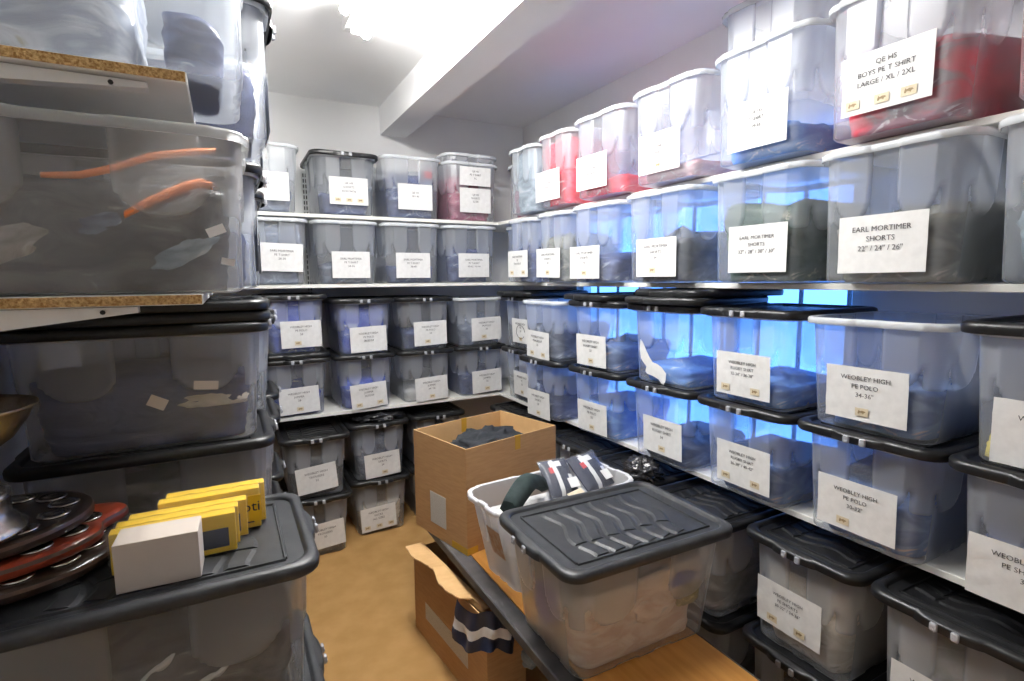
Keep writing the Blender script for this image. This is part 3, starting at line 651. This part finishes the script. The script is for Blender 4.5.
def chit(name, loc, w, h, rot, label, m='paper'):
    mb = MB(); mb.box((-w/2, -.001, -h/2), (w/2, .001, h/2)); return tag(link(name, mb.mesh(name, [M[m]]), None, loc, rot), label, 'tag')
chit('paper_tag', (-.008, 1.106, 1.590), .030, .016, (0, -.4, 0), 'pale paper tag under the bright orange trim')
chit('paper_tag', (.008, 1.107, 1.535), .022, .012, (0, .2, 0), 'small pale tag near the bottom of the orange-trim box')
q = link('folded_clothes', heap_mesh(.26, .105, .28, .11, .10, 203, CL['navyp'], .06, .012, .6), None, (-.025, 1.285, S1 + .006), (0, 0, PI/2)); tag(q, 'navy clothes in the aisle end of the pale-bag box', 'clothes', None, 'stuff')
# tall stack under the lower chipboard-ended shelf
G = 'big boxes stacked under the chipboard-ended shelves'
BK = (.385, .55, .325, .50, .315)
yk = 1.735; zs = [.02 + .0, .02 + .3245, .02 + .649, .02 + .9735]
kl = ['bottom box of the tall stack behind the shield trophies', 'second-lowest box of the tall stack behind the shield trophies', 'black-lidded box of grey clothes right behind the shield trophies', 'big clear box of navy clothes behind the silver cup']
for i in range(4):
    box('L', yk, [0, .3602, .7204, 1.0806][i], .088, 'P', kl[i], 0, True, None, ([.6, .6, .75, .62][i], ['charcoal', 'charcoal', 'dull', 'navy'][i], 'dark clothes in the ' + kl[i].replace('big clear box of navy clothes', 'box') if i < 3 else 'navy clothes in the big box behind the silver cup'), G, dims=(.385, .55, .315, .48, .3484 if i < 3 else .300), kind='dull')
zz = 1.0806 + .300 + .0285
loose_lid(.088 - .27, yk, zz, PI/2 + .02, 'lower of two spare black lids on the big box of navy clothes', .385, .55)
loose_lid(.088 - .268, yk, zz + .0284, PI/2 - .015, 'upper of two spare black lids on the big box of navy clothes', .385, .55)
tags = [(-.165, 1.203, .04, .028, .5), (-.058, 1.236, .055, .022, .1)]
for i, (x, z, w, h, a) in enumerate(tags): chit('paper_tag', (x, 1.562, z), w, h, (0, a, 0), ['slanted beige tag on the navy clothes behind the cup', 'level beige tag on the navy clothes behind the cup'][i], 'whitebox')
fb = blob_mesh(.085, .020, .035, 41, CL['cream'], .25, 4); part_of(FILL[kl[3]], tag(link('beige_garment', fb, None, (-.05, 1.604, 1.175)), 'folded beige garment', None))
for j, (yy, fx_) in enumerate(((2.15, .135), (2.56, .165))):
    for i in range(4):
        box('L', yy, [0, .3446, .6892, 1.0338][i], fx_, 'P', f'{["bottom", "second-lowest", "third-level", "topmost"][i]} black-lidded box of the {["second", "third"][j]} stack along the aisle', 0, True, None,
            (.6, 'charcoal', f'dark clothes in the {["bottom", "second-lowest", "third-level", "topmost"][i]} box of the {["second", "third"][j]} aisle stack'), G, dims=(.37, .55, .30, .48, .3326))
# near stack that carries the trophies
G = 'big grey boxes stacked below the trophies'
BS = (.405, .575, .335, .505, .318)
zl3 = [0, .300, .6095]
zN = .612
box('L', 1.285, 0, .135, 'P', 'bottom grey box of the stack that carries the trophies', 0, True, None, (.6, 'charcoal', 'dark clothes in the bottom box below the trophies'), G, dims=(.405, .575, .335, .505, .2818), kind='dull', lidkey='grey')
box('L', 1.285, .2937, .135, 'P', 'middle grey box of the stack that carries the trophies', 0, True, None, (.6, 'charcoal', 'dark clothes in the middle box below the trophies'), G, dims=(.405, .575, .335, .505, .3058), kind='dull', lidkey='grey')
top_s = box('L', 1.285, .6115, .130, 'P', 'big grey-lidded box carrying shields, cup and yellow packs', 0, True, None, (.58, 'charcoal', 'dark clothes with white stripes in the box below the trophies'), G, dims=BS, kind='dull', lidkey='grey')
ws = MB()
for pts in ([(-.25, .715), (-.21, .745), (-.16, .79), (-.13, .80)], [(-.13, .73), (-.08, .735), (-.04, .755)]):
    q = []
    for k in range(13):
        u = k/12*(len(pts) - 1); a = min(int(u), len(pts) - 2); x = pts[a][0] + (pts[a+1][0] - pts[a][0])*(u - a); z = pts[a][1] + (pts[a+1][1] - pts[a][1])*(u - a)
        w_ = .010 + .004*math.sin(k*1.3); q.append([(x - w_*.6, 1.117, z - w_), (x, 1.113, z), (x + w_*.6, 1.117, z + w_), (x, 1.122, z)])
    ws.rings(q, 0, True, True, True)
o = link('white_stripe', ws.mesh('white_stripe', [CL['white']]), None); part_of(FILL['big grey-lidded box carrying shields, cup and yellow packs'], tag(o, 'white stripe', None))

ZT = .6115 + .318 + .0108   # standing height on the ribs of that lid
# shields
def shield(z, cx, cy, R, m, label, rz, n_disc, th=.026, ogee=.0):
    t = thing('trophy_shield', label, 'shield', (cx, cy, z), rz, 'wooden trophy shields')
    mb = MB(); N = 96
    def ol(s):
        out = []
        for k in range(N):
            a = 2*PI*k/N; r = R*(1 + ogee*max(0, math.cos(a))**14 - ogee*.9*(max(0, math.cos(a - .42))**30 + max(0, math.cos(a + .42))**30))
            out.append((math.cos(a)*r*s, math.sin(a)*r*s*.84))
        return out
    mb.rings([[(x, y, zz_) for x, y in ol(s)] for s, zz_ in ((.97, 0), (1., .004), (1., th*.55))], 0, True, True, False)
    mb.rings([[(x, y, zz_) for x, y in ol(s)] for s, zz_ in ((1., th*.55), (.985, th*.8))], 1, True)
    mb.rings([[(x, y, zz_) for x, y in ol(s)] for s, zz_ in ((.985, th*.8), (.95, th), (.90, th))], 0, True, False, True)
    link('plaque', mb.mesh('plaque', [M[m], M['paleedge']]), t)
    for k in range(n_disc):
        a = -1.9 + 3.2*k/(n_disc - 1); r = R*.72
        mb = MB(); mb.lathe([(.0, 0), (.026, 0), (.027, .003), (.022, .005), (.020, .0035), (.012, .006), (0, .007)], 20)
        sh = mb.mesh('silver_badge', [M['chrome']])
        link('silver_badge', sh, t, (math.cos(a)*r, math.sin(a)*r*.84, th))
    return t
shield(ZT + .0075, -.405, 1.325, .185, 'darkwood', 'lowest dark wooden trophy shield of the pile, on the grey lid', .15, 7)
shield(ZT + .0415, -.415, 1.345, .185, 'mahog', 'red mahogany trophy shield in the middle of the pile', .45, 7, .026, .16)
shield(ZT + .0755, -.445, 1.345, .180, 'darkwood', 'topmost dark walnut trophy shield under the silver cup', .60, 7)
# cup
cup = thing('trophy_cup', 'tarnished silver trophy cup standing on the pile of shields', 'cup', (-.452, 1.26, ZT + .1095))
mb = MB(); mb.lathe([(.0, 0), (.100, 0), (.102, .008), (.092, .014), (.090, .022), (.082, .026), (.080, .060), (.083, .064), (.083, .072), (.076, .078), (.050, .095), (.018, .112), (.014, .135), (0, .14)], 48); link('plinth', mb.mesh('plinth', [M['chrome']]), cup)
mb = MB(); mb.lathe([(.0, .128), (.02, .130), (.06, .146), (.095, .172), (.118, .205), (.127, .225), (.134, .230), (.134, .234), (.122, .229), (.110, .205), (.085, .176), (.04, .152), (0, .15)], 56); link('bowl', mb.mesh('bowl', [M['brass']]), cup)
# white carton
mb = MB(); mb.rings([[(x, y, z) for x, y in rrect(.067 - k, .038 - k, .0015, 2)] for z, k in ((0, .001), (.001, 0), (.091, 0), (.092, .001))], 0, False, True, True)
mb.box((-.062, -.0385, .0905), (.062, -.0379, .0915))
o = link('white_box', mb.mesh('white_box', [M['whitebox']]), None, (-.139, 1.172, ZT), (0, 0, -.04)); tag(o, 'plain white cardboard box in front of the yellow packs', 'box')
# yellow packs
def ypack(x, y, L, label, h=.082, th=.0295, rz=0):
    t = thing('yellow_pack', label, 'pack', (x, y, ZT), rz, 'yellow packs on the grey lid')
    mb = MB(); mb.rings([[(a, b, z) for a, b in rrect(L/2 - k, th/2 - k, .002, 2)] for z, k in ((0, .0015), (.0015, 0), (h - .0015, 0), (h, .0015))], 0, False, True, True)
    link('carton', mb.mesh('carton', [M['yellow']]), t)
    mb = MB()
    for s in (-1, 1): mb.box((-L/2 + .02, s*th/2 - .0006, .012), (L/2 - .014, s*th/2 + .0006, h - .030))
    link('navy_panel', mb.mesh('navy_panel', [M['navyp']]), t)
    mb = MB(); q = []
    for i in range(11):
        u = i/10; xx = -L/2 - .003 + (L + .006)*u
        q.append([(xx, -th/2 - .002 - .001*math.sin(i*2.1), .0), (xx, -th/2 - .002, h), (xx, -th/4, h + .003 + .002*math.sin(i*1.7)), (xx, th/4, h + .003 + .002*math.cos(i*2.3)), (xx, th/2 + .002, h), (xx, th/2 + .002 + .001*math.sin(i*1.3), 0)])
    mb.rings(q, 0, True, closed=False); link('clear_wrap', mb.mesh('clear_wrap', [M['film']]), t)
    return t
ypack(-.118, 1.232, .215, 'yellow pack right behind the white box, first of the packs')
ypack(-.112, 1.263, .215, 'yellow pack second behind the white box')
ypack(-.095, 1.294, .215, 'yellow pack third behind the white box')
t5 = ypack(-.057, 1.327, .195, 'yellow pack with black lettering on its end, fourth behind the white box', .092)
ypack(-.045, 1.358, .195, 'yellow pack furthest behind the white box, by the lid edge', .092)
# lettering on a small yellow end flap
mb = MB(); mb.box((-.0205, -.001, 0), (.0205, .001, .06)); fl = link('end_flap', mb.mesh('end_flap', [M['yellow']]), t5, (.079, -.0165, .016))
tx = link('lettering', text_mesh(['oti'], .034, 1, 'navyp'), t5, (.079, -.0178, .05)); tx.rotation_euler = (PI/2, 0, 0)

# ------------------------------------------------------------------ bench, cartons, centre boxes
ZB = .46
bench = thing('bench', 'low orange wooden bench with a dark edge, carrying cartons', 'bench', (.9345, 1.36, 0), 0)
mb = MB(); mb.box((-.172, -.94, ZB - .024), (.2225, .88, ZB)); link('seat_board', mb.mesh('seat_board', [M['wood']]), bench)
mb = MB()
for x0, x1 in ((-.2325, -.1725), (.223, .2325)):
    mb.rings([[(x0 + k, -.94, z0_), (x1 - k, -.94, z0_), (x1 - k, .88, z0_), (x0 + k, .88, z0_)] for z0_, k in ((ZB - .034, 0), (ZB - .004, 0), (ZB - .001, .004))], 0, False, True, True)
link('edge_strip', mb.mesh('edge_strip', [M['edge']]), bench)
for x in (-.15, .18):
    for y in (-.85, .80):
        mb = MB(); mb.box((x - .02, y - .02, 0), (x + .02, y + .02, ZB - .034)); link('leg', mb.mesh('leg', [M['wood']]), bench)

# open carton on the bench
cw, cd, ch = .478, .365, .415
cart = thing('cardboard_carton', 'open brown cardboard carton standing on the bench', 'carton', (.935, 2.005, ZB + .001), math.radians(13.5))
mb = MB(); tk = .004
def wallbox(mb, x0, x1, y0, y1, h, tk, mo=0, mi=1):
    o = [(x0, y0), (x1, y0), (x1, y1), (x0, y1)]; i_ = [(x0+tk, y0+tk), (x1-tk, y0+tk), (x1-tk, y1-tk), (x0+tk, y1-tk)]
    mb.rings([[(x, y, 0) for x, y in o], [(x, y, h) for x, y in o]], mo, False, True)
    mb.rings([[(x, y, h) for x, y in o], [(x, y, h) for x, y in i_], [(x, y, tk) for x, y in i_]], mi, False, False, True)
wallbox(mb, -cw/2, cw/2, -cd/2, cd/2, ch, tk)
link('shell', mb.mesh('shell', [M['card'], M['cardi']]), cart)
for i, (x, y, w, sx, z0_, z1_) in enumerate(((.02, -cd/2, .014, 1, ch - .055, ch + .0015), (.02, cd/2 - tk, .014, 1, ch - .06, ch + .0015))):
    mb = MB()
    mb.box((x - w, y - .001, z0_), (x + w, y + tk + .001, z1_))
    link('tape', mb.mesh('tape', [M['tape']]), cart)
mb = MB(); mb.box((-cw/2 - .0008, -cd/2 - .0008, .001), (-cw/2, -cd/2 + .10, .028)); mb.box((-cw/2 - .0008, -cd/2 - .0008, .001), (-cw/2 + .05, -cd/2, .028)); link('tape', mb.mesh('tape', [M['tape']]), cart)
mb = MB(); mb.box((-cw/2 - .0012, -.045, .055), (-cw/2, .065, .185)); c = link('shipping_label', mb.mesh('shipping_label', [M['carton_tag']]), cart); c['label'] = 'grey printed sticker'
bc = blob_mesh(.165, .11, .055, 51, M['blackcloth'], .4, 4, 40, 24); tag(link('black_garment', bc, None, (.93, 2.01, ZB + ch - .10), (0, 0, .3)), 'black garments bundled in the open cardboard carton', 'garment')
mb = MB(); mb.box((-.2, -.13, 0), (.2, .13, .295)); tag(link('packing_layer', mb.mesh('packing_layer', [M['blackcloth']]), None, (.935, 2.005, ZB + .008), (0, 0, math.radians(13.5))), 'dark folded fabric layer under the black garments in the carton', 'fabric')
# torn carton on the floor
fc = thing('cardboard_carton', 'torn cardboard carton on the floor beside the bench', 'carton', (.748, 1.83, 0), math.radians(6))
mb = MB(); wallbox(mb, -.075, .085, -.30, .30, .36, .004); link('shell', mb.mesh('shell', [M['card'], M['cardi']]), fc)
mb = MB(); q = []
rnd = random.Random(4)
for i in range(25):
    y = .30 - .56*i/24; e = -.115 + .012*rnd.random() - .012*math.sin(i*.5) + (.03 if i > 20 else 0)
    q.append([(-.066, y, .362), (e, y - .004, .376 + .006*math.sin(i*.7)), (e + .001, y - .004, .380 + .006*math.sin(i*.7)), (-.035, y, .366 + .03*.3)])
mb.rings(q, 0, False, True, True); link('torn_flap', mb.mesh('torn_flap', [M['cardi']]), fc)
mb = MB(); mb.box((-.0765, -.165, .10), (-.075, .19, .17)); c = link('shipping_label', mb.mesh('shipping_label', [M['carton_tag']]), fc); c['label'] = 'grey printed sticker'
sp = thing('striped_garment', 'navy garment with white stripe spilling from the torn carton', 'garment', (.70, 1.52, .30))
def drape(v0, v1, n):
    path = [Vector((.648, 1.640)), Vector((.655, 1.575)), Vector((.672, 1.520)), Vector((.715, 1.500)), Vector((.765, 1.502)), Vector((.80, 1.515))]
    rows = []
    for j in range(n + 1):
        v = v0 + (v1 - v0)*j/n; row = []
        for i in range(26):
            u = i/25*(len(path) - 1); k = min(int(u), len(path) - 2); p = path[k].lerp(path[k+1], u - k)
            q = noise.noise(Vector((i*.28, v*2.2, 3)))
            out_ = .010 + .016*q + .010*math.sin(i*.9 + v*2)
            d = (p - Vector((.74, 1.60))).normalized()
            z = .392 - .125*v - .012*math.sin(i*.35) - .018*abs(i - 12)/12*v
            row.append((p.x + d.x*out_*(.2 + v) - .70, p.y + d.y*out_*(.2 + v) - 1.52, z - .30))
        rows.append(row)
    return rows
for nm, v0, v1, n, m_ in (('navy_cloth', 0, .42, 6, M['navyp']), ('white_band', .42, .68, 5, M['white']), ('navy_hem', .68, 1., 5, M['navyp'])):
    mb = MB(); g = drape(v0, v1, n); mb.rings(g, 0, True, closed=False)
    back = [[(x + .004, y + .006, z) for x, y, z in r] for r in g]; mb.rings(back[::-1], 0, True, closed=False)
    c = link(nm, mb.mesh(nm, [m_]), sp)
    if nm == 'white_band': c['label'] = 'white stripe'
g2 = blob_mesh(.025, .03, .045, 63, CL['slate'], .3, 3); tag(link('grey_garment', g2, None, (.80, 1.40, .255)), 'grey cloth under the bench edge beside the striped garment', 'garment')
g3 = blob_mesh(.10, .13, .10, 64, CL['charcoal'], .4, 3); tag(link('dark_bundle', g3, None, (1.03, 1.34, 0)), 'dark clothes bundle on the floor under the bench', 'bundle')
tb = blob_mesh(.075, .10, .075, 66, M['teal'], .25, 3); tag(link('teal_bag', tb, None, (.80, 1.38, .02)), 'teal cloth bag under the bench beside the torn carton', 'bag')

# milky white box with shirts
mbx = thing('storage_box', 'open milky white box of packaged shirts between carton and grey-lidded box', 'storage box', (1.000, 1.577, ZB + .001), math.radians(5), None)
link('tub', tub_mesh(.60, .29, .440, .215, .30, 'milky'), mbx)
mb = MB(); mb.add([(-.2525, -.005, .125), (-.2525, -.085, .125), (-.2785, -.085, .225), (-.2785, -.005, .225)], [(0, 1, 2, 3)])
mb.add([(-.2515, -.005, .125), (-.2515, -.085, .125), (-.2775, -.085, .225), (-.2775, -.005, .225)], [(3, 2, 1, 0)])
c = link('faded_label', mb.mesh('faded_label', [noisy('faded_orange', (.50, .30, .18), (.55, .42, .33), 60, .7)]), mbx, (-.004, 0, 0)); c['label'] = 'faded orange label'
q = link('folded_clothes', heap_mesh(.40, .18, .49, .225, .21, 71, CL['white']), None, (1.0, 1.577, ZB + .006), (0, 0, math.radians(5))); tag(q, 'white clothes filling the open milky white box', 'clothes', None, 'stuff')
mb = MB(); q = []
for i in range(15):
    u = i/14; w = .040 + .006*math.sin(5*u)
    c_ = Vector((.79 + .19*u, 1.52 + .10*u, ZB + .265 + .085*math.sin(PI*(.12 + .7*u)))); d = Vector((.35, -.93, 0))
    q.append([c_ - d*w + Vector((0, 0, -.03)), c_ - d*w*.5 + Vector((0, 0, .004)), c_ + d*w*.5 + Vector((0, 0, .006)), c_ + d*w + Vector((0, 0, -.03)), c_ + Vector((0, 0, -.05))])
mb.rings(q, 0, True, True, True); tag(link('dark_green_garment', mb.mesh('dark_green_garment', [noisy('dark_green_fabric', (.012, .022, .022), (.025, .04, .04), 30, .8, .2)]), None), 'folded dark green-black garment draped in the milky white box', 'garment')
def shirt_pack(x, y, z, rz, tx_, label, w=.20, d=.16):
    t = thing('packaged_shirt', label, 'shirt', (x, y, z), rz, 'packaged shirts'); t.rotation_euler = (tx_, 0, rz)
    mb = MB(); g = []
    for j in range(13):
        g.append([(w*(i/14 - .5), d*(j/12 - .5), .018*math.sin(PI*i/14)**.4*math.sin(PI*j/12)**.4 + .003*noise.noise(Vector((i*.6, j*.6, x*9)))) for i in range(15)])
    def mf(i, j): return 1 if (j in (5, 6) or (3 < j < 10 and i in (9, 10)) or (j > 10 and 2 < i < 6)) else (2 if j in (3, 4) and 6 < i < 9 else 0)
    mb.rings(g, 0, True, closed=False, mfun=mf)
    ring = [g[0][i] for i in range(14)] + [g[j][14] for j in range(12)] + [g[12][i] for i in range(14, 0, -1)] + [g[j][0] for j in range(12, 0, -1)]
    mb.rings([[(a, b, -.006) for a, b, _ in ring], ring], 0, False, True)
    link('shirt', mb.mesh('shirt', [CL['purple'] if False else M['navyp'], M['white'], M['redp']]), t)
    mb = MB(); mb.rings([[(a*1.06, b*1.06, c_ + .003) for a, b, c_ in r] for r in g], 0, True, closed=False); link('clear_wrap', mb.mesh('clear_wrap', [frosted('clear_bag', .10, (.9, .9, .9), .3, .10)]), t)
    mb = MB(); mb.box((.02, -.06, .0205), (.06, -.02, .0225)); link('size_label', mb.mesh('size_label', [M['white']]), t)
    return t
shirt_pack(1.186, 1.600, ZB + .310, .25, .7, 'packaged navy shirt with red mark, standing upright in the milky white box', .15, .15)
shirt_pack(1.050, 1.615, ZB + .305, -.05, .7, 'packaged navy and white shirt leaning beside the dark green garment', .115, .15)
chit('tan_card', (1.045, 1.49, ZB + .288), .075, .03, (-1.2, 0, .3), 'tan card tag between the packaged shirts and dark green garment', 'crest')

# big grey-lidded box on the bench
gb = box('L', 1.18, ZB + .001, .675, 'P', 'big grey-lidded clear box of pale clothes on the bench', 0, True, None, None, None, dims=(.56, .40, .445, .305, .322), kind='dull', lidkey='grey', clips=False)
gb.location = (.962, 1.188, ZB + .001); gb.rotation_euler = (0, 0, math.radians(-1.0))
for o in gb.children:
    if o.name.startswith('lid'):
        for y in (-.03, .03): link('clip', clip_mesh(), o, (-.3005, y + .02, -.001), (0, 0, -PI/2))
q = link('folded_clothes', heap_mesh(.405, .265, .475, .325, .21, 77, CL['peach'], .03, .002), None, (.962, 1.188, ZB + .007), (0, 0, math.radians(-1.0))); tag(q, 'peach and white clothes in the big grey-lidded box', 'clothes', None, 'stuff')
def patch(loc, rx, ry, rz, cn, seed, label, rot=(0, 0, 0), name='garment'):
    part_of(q, tag(link(name, blob_mesh(rx, ry, rz, seed, CL[cn], .3, 2.5, 26, 16, False), None, loc, rot), label, None))
patch((1.095, 1.040, .655), .055, .012, .022, 'royal', 81, 'small blue garment')
patch((1.120, 1.047, .610), .050, .012, .045, 'olive', 82, 'olive garment', (0, .5, 0))
patch((.742, 1.20, .60), .012, .055, .065, 'purple', 83, 'purple garment', (.5, 0, 0))
patch((1.00, 1.045, .60), .075, .012, .045, 'peach', 84, 'peach garment')

# ------------------------------------------------------------------ light, sky, camera
w = bpy.data.worlds.new('daylight'); sc.world = w; w.use_nodes = True
bg = w.node_tree.nodes['Background']; bg.inputs['Color'].default_value = (.10, .31, 1., 1); bg.inputs['Strength'].default_value = 2.3

cam = bpy.data.cameras.new('camera'); co = bpy.data.objects.new('camera', cam); COL.objects.link(co)
Rv, Uv, Fv = Vector((.88223685, -.47072119, -.0089278)), Vector((.06175234, .0968971, .99337687)), Vector((.46673846, .87694499, -.11455433))
mw = Matrix((Rv, Uv, -Fv)).transposed().to_4x4(); mw.translation = (0, 0, 1.5); co.matrix_world = mw
cam.sensor_width = 36; cam.lens = 535.4665/1024*36; cam.clip_start = .02
sc.camera = co
sc.view_settings.view_transform = 'Standard'; sc.view_settings.look = 'None'; sc.view_settings.gamma = 1; sc.view_settings.use_curve_mapping = False
sc.view_settings.exposure = 1.12
cy = sc.cycles
cy.max_bounces = 10; cy.diffuse_bounces = 7; cy.glossy_bounces = 3; cy.transmission_bounces = 6; cy.transparent_max_bounces = 40
cy.use_denoising = True; cy.sample_clamp_indirect = 6
